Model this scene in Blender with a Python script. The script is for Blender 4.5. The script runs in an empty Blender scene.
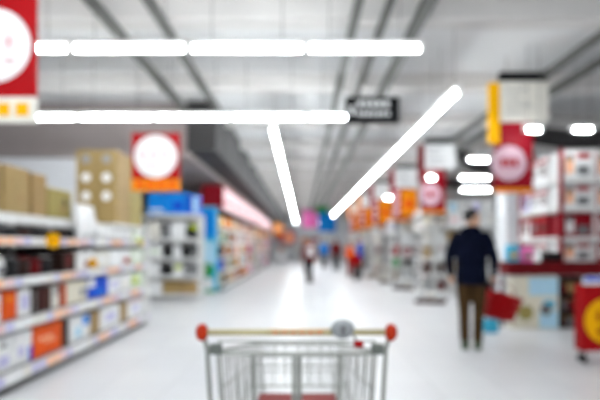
import bpy, bmesh, math, random
from mathutils import Vector, Matrix
random.seed(7)
scene = bpy.context.scene
C = scene.collection
R = math.radians

# ------------------------------------------------------------------ camera
F, VX, VY, H = 520.0, 302.0, 246.0, 1.28      # focal length in px, vanishing point, eye height
cam_d = bpy.data.cameras.new('camera')
cam = bpy.data.objects.new('camera', cam_d); C.objects.link(cam)
cam.location = (0, 0, H); cam.rotation_euler = (R(90), 0, 0)
cam_d.sensor_width = 36; cam_d.lens = F / 600 * 36
cam_d.shift_x = (300 - VX) / 600; cam_d.shift_y = (VY - 200) / 600
cam_d.clip_start = 0.05; cam_d.clip_end = 200
cam_d.dof.use_dof = True
cam_d.dof.focus_distance = 0.62
cam_d.dof.aperture_fstop = 2.6
scene.camera = cam

# ------------------------------------------------------------------ world and exposure
wd = bpy.data.worlds.new('world'); scene.world = wd; wd.use_nodes = True
wd.node_tree.nodes['Background'].inputs[0].default_value = (0.93, 0.96, 1, 1)
wd.node_tree.nodes['Background'].inputs[1].default_value = 0.6
vs = scene.view_settings
vs.view_transform = 'Standard'; vs.look = 'None'; vs.exposure = 0.87; vs.gamma = 1.0
vs.use_curve_mapping = False
TUBE_POWER = 30.0

def W(px, py, d):
    return Vector(((px - VX) * d / F, d, H + (VY - py) * d / F))

# ------------------------------------------------------------------ materials
MATS = {}
def mat(name, col, rough=0.55, metal=0.0, var=0.06, scale=9.0, emit=0, bump=0.0, spec=0.5):
    if name in MATS: return MATS[name]
    m = bpy.data.materials.new(name); m.use_nodes = True
    nt = m.node_tree; b = nt.nodes['Principled BSDF']
    b.inputs['Roughness'].default_value = rough
    b.inputs['Metallic'].default_value = metal
    b.inputs['Specular IOR Level'].default_value = spec
    tc = nt.nodes.new('ShaderNodeTexCoord')
    nz = nt.nodes.new('ShaderNodeTexNoise'); nz.inputs['Scale'].default_value = scale
    nz.inputs['Detail'].default_value = 3
    cr = nt.nodes.new('ShaderNodeValToRGB')
    cr.color_ramp.elements[0].position = 0.3; cr.color_ramp.elements[1].position = 0.7
    cr.color_ramp.elements[0].color = tuple(max(0, c * (1 - var)) for c in col) + (1,)
    cr.color_ramp.elements[1].color = tuple(min(1, c * (1 + var)) for c in col) + (1,)
    nt.links.new(tc.outputs['Object'], nz.inputs['Vector'])
    nt.links.new(nz.outputs['Fac'], cr.inputs['Fac'])
    nt.links.new(cr.outputs['Color'], b.inputs['Base Color'])
    if bump:
        bp = nt.nodes.new('ShaderNodeBump'); bp.inputs['Strength'].default_value = bump
        nt.links.new(nz.outputs['Fac'], bp.inputs['Height']); nt.links.new(bp.outputs['Normal'], b.inputs['Normal'])
    if emit:
        b.inputs['Emission Color'].default_value = (0.91, 0.97, 1.0, 1)
        b.inputs['Emission Strength'].default_value = emit
    MATS[name] = m
    return m

def s2l(*rgb):
    return tuple(((c / 255) / 12.92 if c / 255 <= 0.04045 else ((c / 255 + 0.055) / 1.055) ** 2.4) for c in rgb)

PAL = dict(white=(232, 232, 232), offwhite=(222, 218, 208), cream=(220, 214, 196), grey=(150, 150, 150), midgrey=(110, 110, 112),
           dark=(34, 32, 34), black=(16, 16, 18), red=(158, 4, 12), deepred=(104, 8, 16), crimson=(134, 6, 26), orange=(222, 82, 8),
           yellow=(232, 170, 0), amber=(226, 132, 12), lime=(180, 196, 10), green=(44, 140, 64), blue=(14, 74, 196), sky=(10, 128, 214),
           cyan=(70, 178, 210), paleblue=(176, 214, 232), navy=(9, 13, 30), brown=(74, 42, 34), darkbrown=(54, 34, 30), shoe=(60, 76, 52), tan=(158, 130, 86),
           kraft=(158, 134, 88), olive=(156, 142, 84), pink=(244, 120, 190), palepink=(230, 190, 194), rose=(196, 164, 176), palegreen=(214, 226, 204),
           lilac=(190, 186, 220), skin=(206, 160, 132), hair=(26, 22, 22), khaki=(66, 48, 28), purple=(120, 70, 150), peach=(244, 186, 146))
def pm(k, rough=0.5):
    return mat(k + '_print' if rough == 0.5 else k + '_matte', s2l(*PAL[k]), rough, spec=.12)

M_tube = mat('tube_glow', (1, 1, 1), 0.4, emit=TUBE_POWER)
M_batten = mat('white_batten', s2l(225, 225, 222), 0.5)
M_shelf = mat('white_shelf_metal', s2l(226, 226, 224), 0.4)
M_dark = mat('dark_metal', s2l(60, 58, 58), 0.5)
M_zinc = mat('zinc_wire', s2l(150, 152, 146), 0.38, 0.6)
M_ceil = mat('ceiling_paint', s2l(212, 212, 212), 0.9, var=0.03, scale=0.6)
M_beam = mat('beam_paint', s2l(200, 197, 194), 0.9, var=0.05, scale=1.5)
M_wall = mat('white_wall', s2l(226, 227, 230), 0.9, var=0.03)
M_bulk = mat('taupe_bulkhead', s2l(146, 136, 134), 0.9, var=0.06, scale=1.2)
M_duct = mat('dark_duct', s2l(46, 44, 44), 0.7, var=0.12, scale=2.0)
M_tray = mat('cable_tray', s2l(92, 92, 88), 0.6)

# ------------------------------------------------------------------ mesh helpers
class MB:
    def __init__(s): s.v = []; s.f = []
    def box(s, x0, x1, y0, y1, z0, z1):
        n = len(s.v)
        s.v += [(x0,y0,z0),(x1,y0,z0),(x1,y1,z0),(x0,y1,z0),(x0,y0,z1),(x1,y0,z1),(x1,y1,z1),(x0,y1,z1)]
        s.f += [tuple(n+i for i in q) for q in ((0,3,2,1),(4,5,6,7),(0,1,5,4),(1,2,6,5),(2,3,7,6),(3,0,4,7))]
        return s
    def rings(s, rings):
        n0 = len(s.v); k = len(rings[0])
        for r in rings: s.v += [tuple(p) for p in r]
        for i in range(len(rings) - 1):
            for j in range(k):
                a = n0 + i*k + j; b = n0 + i*k + (j+1) % k
                s.f.append((a, b, b + k, a + k))
        s.f.append(tuple(n0 + j for j in reversed(range(k))))
        s.f.append(tuple(n0 + (len(rings)-1)*k + j for j in range(k)))
        return s
    def tube(s, pts, rad, n=8):
        pts = [Vector(p) for p in pts]
        if not isinstance(rad, (list, tuple)): rad = [rad] * len(pts)
        out = []; prev = None
        for i, p in enumerate(pts):
            if i == 0: t = pts[1] - p
            elif i == len(pts) - 1: t = p - pts[i-1]
            else: t = (pts[i+1] - p).normalized() + (p - pts[i-1]).normalized()
            t.normalize()
            if prev is None:
                a = Vector((0,0,1)) if abs(t.z) < 0.9 else Vector((0,1,0))
                u = t.cross(a).normalized()
            else:
                u = (prev - t * prev.dot(t)).normalized()
            prev = u; w = t.cross(u)
            out.append([p + (u*math.cos(2*math.pi*j/n) + w*math.sin(2*math.pi*j/n)) * rad[i] for j in range(n)])
        return s.rings(out)
    def loft(s, secs, n=16):           # (cx, cy, z, rx, ry) horizontal ellipses, bottom to top
        return s.rings([[(cx + rx*math.cos(2*math.pi*j/n), cy + ry*math.sin(2*math.pi*j/n), z) for j in range(n)] for cx, cy, z, rx, ry in secs])
    def ellipsoid(s, c, r, n=14, m=8):
        secs = []
        for i in range(m + 1):
            a = -math.pi/2 + math.pi * (i + 0.15*(1 if i == 0 else -1 if i == m else 0)) / m
            secs.append((c[0], c[1], c[2] + r[2]*math.sin(a), r[0]*math.cos(a), r[1]*math.cos(a)))
        return s.loft(secs, n)
    def disc(s, cx, cz, r, y0, y1, n=24):   # round plate facing -Y
        a = [(cx + r*math.cos(2*math.pi*j/n), y1, cz + r*math.sin(2*math.pi*j/n)) for j in range(n)]
        b = [(x, y0, z) for x, y, z in a]
        return s.rings([a, b])
    def mesh(s, name, bevel=0.0, smooth=False):
        me = bpy.data.meshes.new(name); me.from_pydata(s.v, [], s.f)
        bm = bmesh.new(); bm.from_mesh(me)
        bmesh.ops.recalc_face_normals(bm, faces=bm.faces)
        if bevel: bmesh.ops.bevel(bm, geom=list(bm.edges), offset=bevel, segments=1, affect='EDGES', clamp_overlap=True)
        if smooth:
            for f in bm.faces: f.smooth = len(f.verts) <= 4
        bm.to_mesh(me); bm.free()
        return me
    def build(s, name, m, parent=None, bevel=0.0, smooth=False, loc=(0,0,0), rot=0):
        return link(name, s.mesh(name, bevel, smooth), m, parent, loc, rot)

def link(name, me, m, parent=None, loc=(0,0,0), rot=0):
    if m is not None and not me.materials: me.materials.append(m)
    o = bpy.data.objects.new(name, me); C.objects.link(o)
    if parent is not None: o.parent = parent
    o.location = loc; o.rotation_euler = (0, 0, rot)
    return o
def tag(o, label, cat, group=None):
    o['label'] = label; o['category'] = cat
    if group: o['group'] = group
    return o
def thing(name, label, cat, loc=(0,0,0), rot=0, group=None):
    o = bpy.data.objects.new(name, None); C.objects.link(o)
    o.empty_display_size = 0.1; o.location = loc; o.rotation_euler = (0, 0, rot)
    return tag(o, label, cat, group)
def struct(o): o['kind'] = 'structure'; return o
def dup(o, loc=None, rot=None, label=None, group=None, parent=None):
    c = o.copy(); C.objects.link(c)
    if parent is not None: c.parent = parent
    for ch in o.children: dup(ch, parent=c)
    if loc is not None: c.location = loc
    if rot is not None: c.rotation_euler = (0, 0, rot)
    if label: c['label'] = label
    if group: c['group'] = group
    return c
def B(*a): return MB().box(*a)

# ------------------------------------------------------------------ the setting
CEIL = 4.2; XL, XR, Y0, Y1 = -9.0, 12.0, -5.0, 56.0
fm = bpy.data.materials.new('polished_floor'); fm.use_nodes = True
nt = fm.node_tree; b = nt.nodes['Principled BSDF']
tc = nt.nodes.new('ShaderNodeTexCoord')
bk = nt.nodes.new('ShaderNodeTexBrick'); bk.offset = 0
bk.inputs['Scale'].default_value = 1.0; bk.inputs['Brick Width'].default_value = 0.6; bk.inputs['Row Height'].default_value = 0.6
bk.inputs['Mortar Size'].default_value = 0.003
bk.inputs['Color1'].default_value = s2l(228, 228, 229) + (1,); bk.inputs['Color2'].default_value = s2l(222, 222, 224) + (1,)
bk.inputs['Mortar'].default_value = s2l(188, 188, 188) + (1,)
nt.links.new(tc.outputs['Object'], bk.inputs['Vector']); nt.links.new(bk.outputs['Color'], b.inputs['Base Color'])
nz = nt.nodes.new('ShaderNodeTexNoise'); nz.inputs['Scale'].default_value = 1.5
mr = nt.nodes.new('ShaderNodeMapRange'); mr.inputs['To Min'].default_value = 0.27; mr.inputs['To Max'].default_value = 0.42
b.inputs['Specular IOR Level'].default_value = 0.35
nt.links.new(nz.outputs['Fac'], mr.inputs['Value']); nt.links.new(mr.outputs['Result'], b.inputs['Roughness'])
struct(B(XL, XR, Y0, Y1, -0.1, 0).build('floor', fm))
ceil = struct(B(XL, XR, Y0, Y1, CEIL, CEIL + 0.1).build('ceiling', M_ceil))
struct(B(XL - 0.1, XL, Y0, Y1, 0, CEIL).build('wall_left', M_wall))
struct(B(XR, XR + 0.1, Y0, Y1, 0, CEIL).build('wall_right', M_wall))
struct(B(XL, XR, Y1, Y1 + 0.1, 0, CEIL).build('wall_back', M_wall))
struct(B(XL, -4.3, 10.75, 10.85, 0, 3.1).build('wall_inner', M_wall))
# boxed-in services over the left department, with the dark duct along its aisle side
struct(B(XL, -2.3, 10.6, 50, 3.1, CEIL).build('trim_1', M_bulk))
duct = struct(B(-2.3, -1.72, 10.4, 50, 3.2, CEIL - 0.02).build('trim_2', M_duct))
for k in range(13):
    B(-2.31, -1.69, 11.4 + k*3.0, 11.5 + k*3.0, 3.19, CEIL - 0.03).build('flange', M_dark, duct)
tn = 3
for i, y in enumerate([3.4, 6.1, 8.8, 11.5, 14.2, 16.9, 19.6, 22.3, 25, 28, 31, 34, 37, 40, 43, 46, 49]):
    x0 = XL if y < 10 else -1.70
    struct(B(x0, XR, y, y + 0.32, 3.95, CEIL).build('trim_%d' % tn, M_beam)); tn += 1
# cable trays and pipes hung along the aisle below the beams
for i, (x, w, e) in enumerate([(1.36, .13, 50), (.95, .07, 50), (.61, .09, 50), (-1.64, .09, 10.3), (-2.26, .10, 10.3), (3.72, .09, 34), (4.25, .12, 34)]):
    m = MB().box(x - w/2, x + w/2, Y0, e, 3.86, 3.875)
    m.box(x - w/2, x - w/2 + .008, Y0, e, 3.86, 3.95); m.box(x + w/2 - .008, x + w/2, Y0, e, 3.86, 3.95)
    struct(m.build('trim_%d' % tn, M_tray)); tn += 1
# curved ventilation ducts over the right department
for (y, r) in ((11.0, .2), (15.2, .22), (19.0, .22)):
    pts = [(4.7, y, 4.3), (4.75, y, 3.85), (5.0, y, 3.62), (5.5, y, 3.55), (11.9, y, 3.55)]
    struct(MB().tube(pts, r, 16).build('trim_%d' % tn, M_duct, smooth=True)); tn += 1
# white pillar
p = struct(B(4.1, 4.56, 10.5, 10.96, 0, CEIL).build('trim_%d' % tn, M_wall, bevel=.01)); tn += 1

# ------------------------------------------------------------------ fluorescent lights
def light(x, y, z, L, along_y, label, group, proto={}):
    key = round(L, 2)
    if key not in proto:
        t = thing('fluorescent_light', label, 'light', (0, 0, 0), 0, group)
        h = L/2
        B(-h + .004, h - .004, -.04, .04, .036, .08).build('housing', M_batten, t, bevel=.004)
        MB().tube([(-h + .045, 0, 0), (h - .045, 0, 0)], .027, 14).build('tube', M_tube, t, smooth=True)
        for sx in (-1, 1):
            B(min(sx*(h-.046), sx*(h-.004)), max(sx*(h-.046), sx*(h-.004)), -.032, .032, -.031, .0355).build('end_cap', M_batten, t)
            MB().tube([(sx*h*.6, 0, .08), (sx*h*.6, 0, CEIL - z)], .004, 6).build('hanger', M_dark, t)
        proto[key] = t
    else:
        t = dup(proto[key], label=label, group=group); t['label'] = label
    t.location = (x, y, z); t.rotation_euler = (0, 0, R(90) if along_y else 0)
    return t
ZT = 3.295
ORD = ['first', 'second', 'third', 'fourth', 'fifth', 'sixth']
d1 = F * 1.2 / 117.3; d2 = F * 1.2 / 76.5
for i in range(4):
    c = (-46 + 117.3*(i + .5) - VX) * d1 / F
    light(c, d1, ZT, 1.2, False, 'fluorescent tube, %s from the left in the nearest crosswise ceiling row' % ORD[i], 'nearest crosswise row of tubes')
for i in range(5):
    c = (1.5 + 76.5*(i + .5) - VX) * d2 / F
    light(c, d2, ZT, 1.2, False, 'fluorescent tube, %s from the left in the second crosswise ceiling row' % ORD[i], 'second crosswise row of tubes')
for k in range(30):
    light(-.503, 8.75 + .6 + k*1.2, ZT, 1.2, True, ('%s tube from the near end of the left lengthwise ceiling line' % ORD[k]) if k < 6 else 'far tube beyond the sixth in the left lengthwise ceiling line', 'left lengthwise line of tubes')
for k in range(23):
    light(2.03, 6.7 + .6 + k*1.2, ZT, 1.2, True, ('%s tube from the near end of the right lengthwise ceiling line' % ORD[k]) if k < 6 else 'far tube beyond the sixth in the right lengthwise ceiling line', 'right lengthwise line of tubes')
for (px, py, d, L, lb) in ((533, 130, 7.6, .28, 'short lit tube just left of the appliance shelf top'), (582, 130, 8.1, .36, 'short lit tube above the right end of the appliance shelf'),
                   (478, 160, 12.3, .52, 'highest of three stacked tubes beside the big red sign'), (474.5, 178, 15.5, .92, 'middle of three stacked tubes beside the big red sign'),
                   (475.5, 190, 18.8, 1.1, 'lowest of three stacked tubes beside the big red sign'), (431, 178, 12.4, .24, 'small round lamp beside the second hanging red sign'),
                   (388, 198, 16.4, .26, 'small far lamp among the hanging signs right of the aisle')):
    p_ = W(px, py, d); light(p_.x, p_.y, p_.z, L, False, lb, 'tubes over the right department')
# rows of the same lights behind and above the camera
for y in (2.45, -.4, -3.2):
    for i in range(4):
        light(-2.2 + i*1.22, y, ZT, 1.2, False, 'fluorescent tube in a crosswise row out of view behind the camera', 'rows behind the viewer')
for j, y in enumerate((47.5, 50, 52.5)):  # unseen tubes added behind the banners to brighten the far end
    for i in range(2):
        light(1.0 + i*1.22, y, ZT, 1.2, False, '%s added fill tube of the %s row behind the far banners' % (['left', 'right'][i], ORD[j]), 'added tubes behind the far banners')

# ------------------------------------------------------------------ boxed goods
BOXES = {}
def box_item(name, label, cat, w, dp, h, loc, rot, col, prints=(), group=None, bevel=.006, rough=.5):
    """carton with its front towards local -Y, standing on loc; prints = (kind, u, v, w, h, colour)"""
    key = (round(w, 3), round(dp, 3), round(h, 3), col)
    if key not in BOXES:
        BOXES[key] = B(-w/2, w/2, -dp/2, dp/2, 0, h).mesh(name, bevel)
    o = link(name, BOXES[key], pm(col, rough), None, loc, rot)
    tag(o, label, cat, group)
    for (kind, u, v, pw, ph, pc) in prints:
        if kind == 'disc': MB().disc(u, v, pw/2, -dp/2 - .004, -dp/2 + .002, 18).build('round_logo', pm(pc), o)
        elif kind == 'top': B(-w/2, w/2, -pw/2, pw/2, h - .001, h + .002).build('tape', pm(pc), o)
        else: B(u - pw/2, u + pw/2, -dp/2 - .003, -dp/2 + .002, v - ph/2, v + ph/2).build(kind, pm(pc), o)
    return o

# ------------------------------------------------------------------ left appliance shelving (four bays) 
GX = -2.5
def yd(px, X=GX): return F * abs(X) / (VX - px)
TIERS = [.19, .63, 1.0, 1.36]
LIPS = [(.09, .19), (.54, .63), (.925, 1.0), (1.285, 1.36)]
M_shelf_shade = mat('shaded_shelf_metal', s2l(120, 118, 116), .5)  # shelf metal darkened: the shade under the lips is put into the colour
tagcols = ['peach', 'white', 'lilac', 'palepink', 'white', 'peach', 'lilac', 'offwhite']
bay_edges = [3.95, 4.95, 5.95, 6.95, 7.7, 8.46]
bay_words = ['nearest, cut by the left edge', 'second from the left edge', 'third from the left edge', 'fourth from the left edge', 'farthest, closed by a white end panel']
for bi in range(5):
    y0, y1 = bay_edges[bi], bay_edges[bi+1]
    t = thing('shelving_bay', 'white shelving bay in the left row, ' + bay_words[bi], 'shelf', (0, 0, 0), 0, 'left shelving row')
    B(-3.42, -3.39, y0 + .002, y1 - .002, 0, 1.56).build('back_panel', M_shelf_shade, t)
    B(-3.38, -2.56, y0 + .002, y1 - .002, 0, .07).build('plinth', M_dark, t)
    for yy in ((y0 + .002, y0 + .03), (y1 - .03, y1 - .002)):
        B(-3.385, -3.3, yy[0], yy[1], .07, 1.545).build('upright', M_shelf, t)
    for ti, (za, zb) in enumerate(LIPS):
        s = B(-3.28, GX - .02, y0 + .004, y1 - .004, zb - .03, zb).build('shelf', M_shelf_shade, t)
        st = B(GX - .02, GX, y0 + .004, y1 - .004, za, zb).build('price_strip', M_shelf, t)
        n = 7
        for k in range(n):
            yy = y0 + (k + .5) * (y1 - y0) / n
            c = tagcols[(k*3 + ti*5 + bi*2) % 8]
            B(GX, GX + .003, yy - .055, yy + .055, za + .008, zb - .008).build('price_tag', pm(c), st)
    dx = -2.52 if bi >= 3 else -2.7
    dk = B(-3.38, dx, y0 + .004, y1 - .004, 1.545, 1.58).build('top_deck', M_shelf, t)
    B(dx, dx + .02, y0 + .004, y1 - .004, 1.49 if bi < 3 else 1.54, 1.585).build('deck_lip', M_shelf, t)
    if bi == 4:
        B(-3.42, GX, y1, y1 + .04, 0, 1.56).build('end_panel', M_shelf, t, bevel=.006)
# goods: (px0, px1, tier, height, colour, prints builder, name, label)
def face_item(px0, px1, tier, h, col, name, label, cat='box', prints=(), dp=.34, group='boxed goods on the left shelves', X=GX - .075, z=None):
    h *= .93
    ya, yb = yd(px0, X), min(yd(px1, X), 8.42)
    w = (yb - ya) - .02
    P = [(k, u*w, v*h, pw*(w if k != 'disc' else min(w, h)), ph*h, c) for (k, u, v, pw, ph, c) in prints]
    return box_item(name, label, cat, w, dp, h, (X - dp/2, (ya + yb)/2, TIERS[tier] if z is None else z), R(90), col, P, group)
pp = 'printed_panel'
S = 'on the lowest left shelf'
face_item(-8, 14, 0, .33, 'white', 'appliance_box', 'white appliance box at the left edge ' + S, prints=[(pp, 0, .3, .5, .3, 'lilac'), (pp, 0, .75, .3, .12, 'midgrey')])
face_item(14.5, 32.5, 0, .33, 'white', 'appliance_box', 'white box with a blue corner beside the orange box ' + S, prints=[(pp, .38, .25, .22, .45, 'blue'), (pp, -.15, .4, .35, .3, 'lilac')])
face_item(33, 62, 0, .34, 'orange', 'appliance_box', 'large bright orange box ' + S, prints=[(pp, -.1, .55, .5, .08, 'peach'), (pp, .05, .42, .4, .06, 'peach')])
face_item(62.5, 69, 0, .32, 'darkbrown', 'narrow_box', 'narrow dark brown box right of the large orange box')
face_item(69.5, 90, 0, .31, 'white', 'appliance_box', 'white box with pale blue top corner ' + S, prints=[(pp, .3, .75, .35, .4, 'sky'), (pp, -.1, .35, .3, .4, 'paleblue')])
face_item(90.5, 100, 0, .31, 'tan', 'carton', 'first tan carton between white boxes ' + S, 'carton')
face_item(100.5, 120, 0, .31, 'white', 'appliance_box', 'white box between two tan cartons ' + S, prints=[(pp, 0, .5, .5, .35, 'lilac')])
face_item(120.5, 127.5, 0, .31, 'tan', 'carton', 'second tan carton, nearer the shelf end, ' + S, 'carton')
face_item(128, 143, 0, .31, 'white', 'appliance_box', 'white box with a pinkish top, last at the shelf end ' + S, prints=[(pp, 0, .9, .9, .12, 'palepink'), (pp, 0, .45, .4, .35, 'lilac')])
S = 'on the second left shelf'
face_item(-9, 1.5, 1, .27, 'white', 'appliance_box', 'white box cut by the left edge ' + S, prints=[(pp, 0, .5, .5, .4, 'peach')])
face_item(2, 17.5, 1, .28, 'orange', 'appliance_box', 'smaller orange box near the left edge ' + S, prints=[(pp, 0, .7, .6, .1, 'amber')])
face_item(18, 31.5, 1, .28, 'white', 'appliance_box', 'white box between orange and dark brown boxes ' + S, prints=[(pp, 0, .5, .6, .5, 'lilac')])
for i, (a, c2) in enumerate([(32, 'grey'), (38.6, 'deepred'), (45.3, 'darkbrown')]):
    face_item(a, a + 6.4, 1, .27, 'darkbrown' if i < 2 else 'brown', 'coffee_box', 'dark brown upright box, %s of three side by side on the second left shelf' % ORD[i], prints=[(pp, 0, .5, .14, .9, c2)])
face_item(52.2, 59.5, 1, .27, 'offwhite', 'narrow_box', 'narrow off-white box right of the three dark brown boxes', prints=[(pp, 0, .75, .7, .4, 'grey')])
face_item(60, 66, 1, .27, 'orange', 'narrow_box', 'narrow orange box with a dark left edge ' + S, prints=[(pp, -.3, .5, .35, .9, 'darkbrown')])
face_item(66.5, 87.5, 1, .27, 'cream', 'appliance_box', 'cream box with a grey picture beside the blue box', prints=[(pp, .28, .45, .3, .4, 'grey')])
face_item(88, 108, 1, .28, 'blue', 'appliance_box', 'bright blue box ' + S, prints=[(pp, -.35, .75, .3, .4, 'white'), (pp, .1, .3, .4, .12, 'sky')])
face_item(108.5, 120, 1, .27, 'white', 'appliance_box', 'white box directly right of the bright blue box', prints=[(pp, 0, .5, .5, .4, 'lilac')])
face_item(120.5, 131, 1, .27, 'white', 'appliance_box', 'white box left of the lime tagged box ' + S, prints=[(pp, 0, .4, .6, .3, 'offwhite')])
face_item(131.5, 143, 1, .27, 'palegreen', 'appliance_box', 'pale green-white box with a lime patch at the shelf end', prints=[('lime_patch', -.2, .5, .45, .42, 'lime')])
S = 'on the third left shelf'
# white rice cooker
def rice_cooker(px, tier, label):
    y = yd(px); t = thing('rice_cooker', label, 'rice cooker', (GX - .19, y, TIERS[tier]), R(90), 'small appliances on the left shelves')
    prof = [(.10, 0), (.13, .02), (.14, .10), (.135, .16)]
    MB().loft([(0, 0, z, r, r) for r, z in prof], 20).build('body', pm('white'), t, smooth=True)
    MB().loft([(0, 0, .161, .134, .134), (0, 0, .19, .12, .12), (0, 0, .215, .07, .07), (0, 0, .222, .02, .02)], 20).build('lid', pm('offwhite'), t, smooth=True)
    B(-.04, .04, -.15, -.12, .04, .11).build('control_panel', pm('midgrey'), t, bevel=.005)
    B(-.05, .05, -.02, .02, .222, .24).build('handle', pm('grey'), t, bevel=.005)
rice_cooker(8, 2, 'white rounded rice cooker just left of the dark pots')
# dark pots
def pot(y, tier, label, r=.11, h=.13, col='dark', lidcol='grey', grp='dark pots on the left shelves', X=GX - .16):
    t = thing('cooking_pot', label, 'pot', (X, y, TIERS[tier]), 0, grp)
    MB().loft([(0, 0, 0, r*.9, r*.9), (0, 0, .01, r, r), (0, 0, h, r, r)], 20).build('body', pm(col), t, smooth=True)
    MB().loft([(0, 0, h + .001, r*1.03, r*1.03), (0, 0, h + .012, r*.95, r*.95), (0, 0, h + .03, r*.4, r*.4)], 20).build('lid', pm(lidcol), t, smooth=True)
    MB().tube([(0, 0, h + .03), (0, 0, h + .045)], .014, 10).build('knob', pm('black'), t)
    for sx in (-1, 1):
        MB().tube([(sx*r*.98, -.03, h*.8), (sx*(r + .03), -.03, h*.8), (sx*(r + .03), .03, h*.8), (sx*r*.98, .03, h*.8)], .006, 6).build('handle', pm('black'), t)
for i, px in enumerate([4.67, 4.875, 5.08, 5.285]):
    pot(px, 2, 'dark cooking pot, %s in the dark row on the third left shelf' % ORD[i], r=.098, h=.16, col=['dark', 'darkbrown', 'deepred', 'dark', 'darkbrown'][i], lidcol=['midgrey', 'deepred', 'dark', 'grey', 'deepred'][i])
face_item(63, 76, 2, .24, 'darkbrown', 'appliance_box', 'dark box with reddish panel beside the white boxes ' + S, prints=[(pp, -.1, .5, .3, .6, 'deepred')])
face_item(76.5, 94, 2, .24, 'white', 'appliance_box', 'white box behind the yellow round tag ' + S, prints=[(pp, .1, .3, .3, .3, 'crimson')])
face_item(94.5, 109, 2, .24, 'offwhite', 'appliance_box', 'first plain off-white box right of the yellow tag ' + S, prints=[(pp, 0, .5, .5, .4, 'white')])
face_item(109.5, 122, 2, .24, 'white', 'appliance_box', 'plain white box left of the red-marked box ' + S)
face_item(122.5, 131, 2, .24, 'white', 'appliance_box', 'white box with a red mark ' + S, prints=[(pp, 0, .3, .7, .4, 'red')])
face_item(131.5, 143, 2, .24, 'palegreen', 'appliance_box', 'pale greenish box at the end of the third left shelf', prints=[(pp, 0, .55, .5, .4, 'white')])
# fourth shelf: low dark pans then white packs
for i in range(7):
    y = 4.42 + i*.235
    pot(y, 3, 'low dark pan, %s from the left on the upper left shelf' % (ORD + ['seventh'])[i], r=.105, h=.08, col=['dark', 'black', 'darkbrown'][i % 3], lidcol=['dark', 'midgrey', 'dark'][i % 3], grp='low dark pans on the upper left shelf', X=GX - .165)
def bag(name, label, ya, yb, z, h, col, dp=.17, X=GX - .02, group=None):
    w = yb - ya
    m = MB()
    secs = []
    for k in range(9):
        f = k/8; s = (math.sin(math.pi*min(max(f, .06), .94)))**.35
        secs.append((0, 0, f*h, w/2*(.86 + .14*s), dp/2*s))
    m.loft(secs, 20)
    o = m.build(name, pm(col, .45), None, smooth=True, loc=(X - dp/2, (ya + yb)/2, z), rot=R(90))
    tag(o, label, 'bag', group)
    B(-w*.3, w*.3, -dp/2 - .002, -dp/2 + .02, h*.35, h*.6).build('printed_panel', pm('white'), o)
    B(-w*.42, w*.42, -.004, .004, h - .004, h + .02).build('top_seal', pm('offwhite'), o)
    return o
bag('soft_bag', 'large white puffy bag standing on the upper left shelf', 6.0, 6.48, 1.36, .40, 'white')
for i, (a, b2) in enumerate([(6.53, 6.95), (6.97, 7.38), (7.4, 7.82)]):
    bag('soft_bag', 'low white puffy pack, %s right of the large white bag' % ORD[i], a, b2, 1.36, .165, 'white', group='low white packs')
box_item('appliance_box', 'pale box at the far end of the upper left shelf', 'box', .38, .17, .16, (GX - .11, 8.05, 1.36), R(90), 'palegreen', [(pp, 0, .1, .2, .1, 'white')])
# yellow round tags clipped to the strips
def round_tag(px, z, r, label, col='yellow'):
    o = MB().disc(0, 0, r, -.008, 0, 20).build('round_price_sign', pm(col), None, loc=(GX + r + .006, yd(px, GX + r), z), rot=0)
    tag(o, label, 'price sign', 'round price signs')
    B(-r*.5, r*.5, -.010, -.007, -r*.12, r*.12).build('lettering', pm('amber'), o)
    B(-r - .005, -r*.6, .0, .003, -.012, .012).build('clip', pm('white'), o)
round_tag(53, 1.335, .075, 'yellow round price sign on the upper left shelf edge')
round_tag(92.5, 1.08, .055, 'smaller yellow round price sign above the third left shelf edge')
round_tag(139.5, 1.35, .05, 'lime round price sign at the end of the upper left shelf', 'lime')
# brown cartons on the top deck
for i, (a, b2, h, c, lb) in enumerate([(-14, 6.5, .45, 'kraft', 'plain brown carton on the left deck, cut by the left edge'),
                                    (8, 34, .46, 'kraft', 'wide brown carton on the left deck near the photo edge'),
                                    (36, 51, .45, 'tan', 'narrow tan carton in the middle of the left deck'),
                                    (52, 75.5, .34, 'olive', 'lower olive carton with a dark hole beside the round-logo cartons')]):
    ya, yb = yd(a, -2.7), yd(b2, -2.7); w = yb - ya - .02
    box_item('carton', lb, 'carton', w, .5, h, (-2.74 - .25, (ya + yb)/2, 1.58), R(90), c, [('top', 0, 0, .06, 0, 'tan'), ('printed_panel', .1*w, h*.35, w*.25, h*.2, 'tan' if c != 'tan' else 'kraft')] + ([('disc', .1, .2, .09, 0, 'dark')] if i == 3 else []), 'brown cartons on the left deck')
for ci in range(2):
    for yi in range(2):
        for ri in range(4):
            colw = ['left', 'right'][ci]; h = .247
            pr = [('disc', 0, h/2, .125, 0, 'white' if ri < 3 else 'grey'), ('printed_panel', 0, .03, .12, .02, 'tan')] if yi == 0 and ri > 0 else [('top', 0, 0, .05, 0, 'tan')] if ri == 3 else []
            if yi == 0: lb = ('brown carton with a round logo, %s column, %s layer up on the left deck' if ri else 'brown carton under the %s round-logo column, %s layer') % (colw, ORD[ri])
            else: lb = 'olive carton behind the %s round-logo column, %s layer up' % (colw, ORD[ri])
            box_item('carton', lb, 'carton', .27, .55, h, (-3.05 + .14 + ci*.275, 7.0 + .28 + yi*.57, 1.58 + ri*.25), 0, 'kraft' if yi == 0 else 'olive', pr, 'stacked cartons on the left deck')

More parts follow.
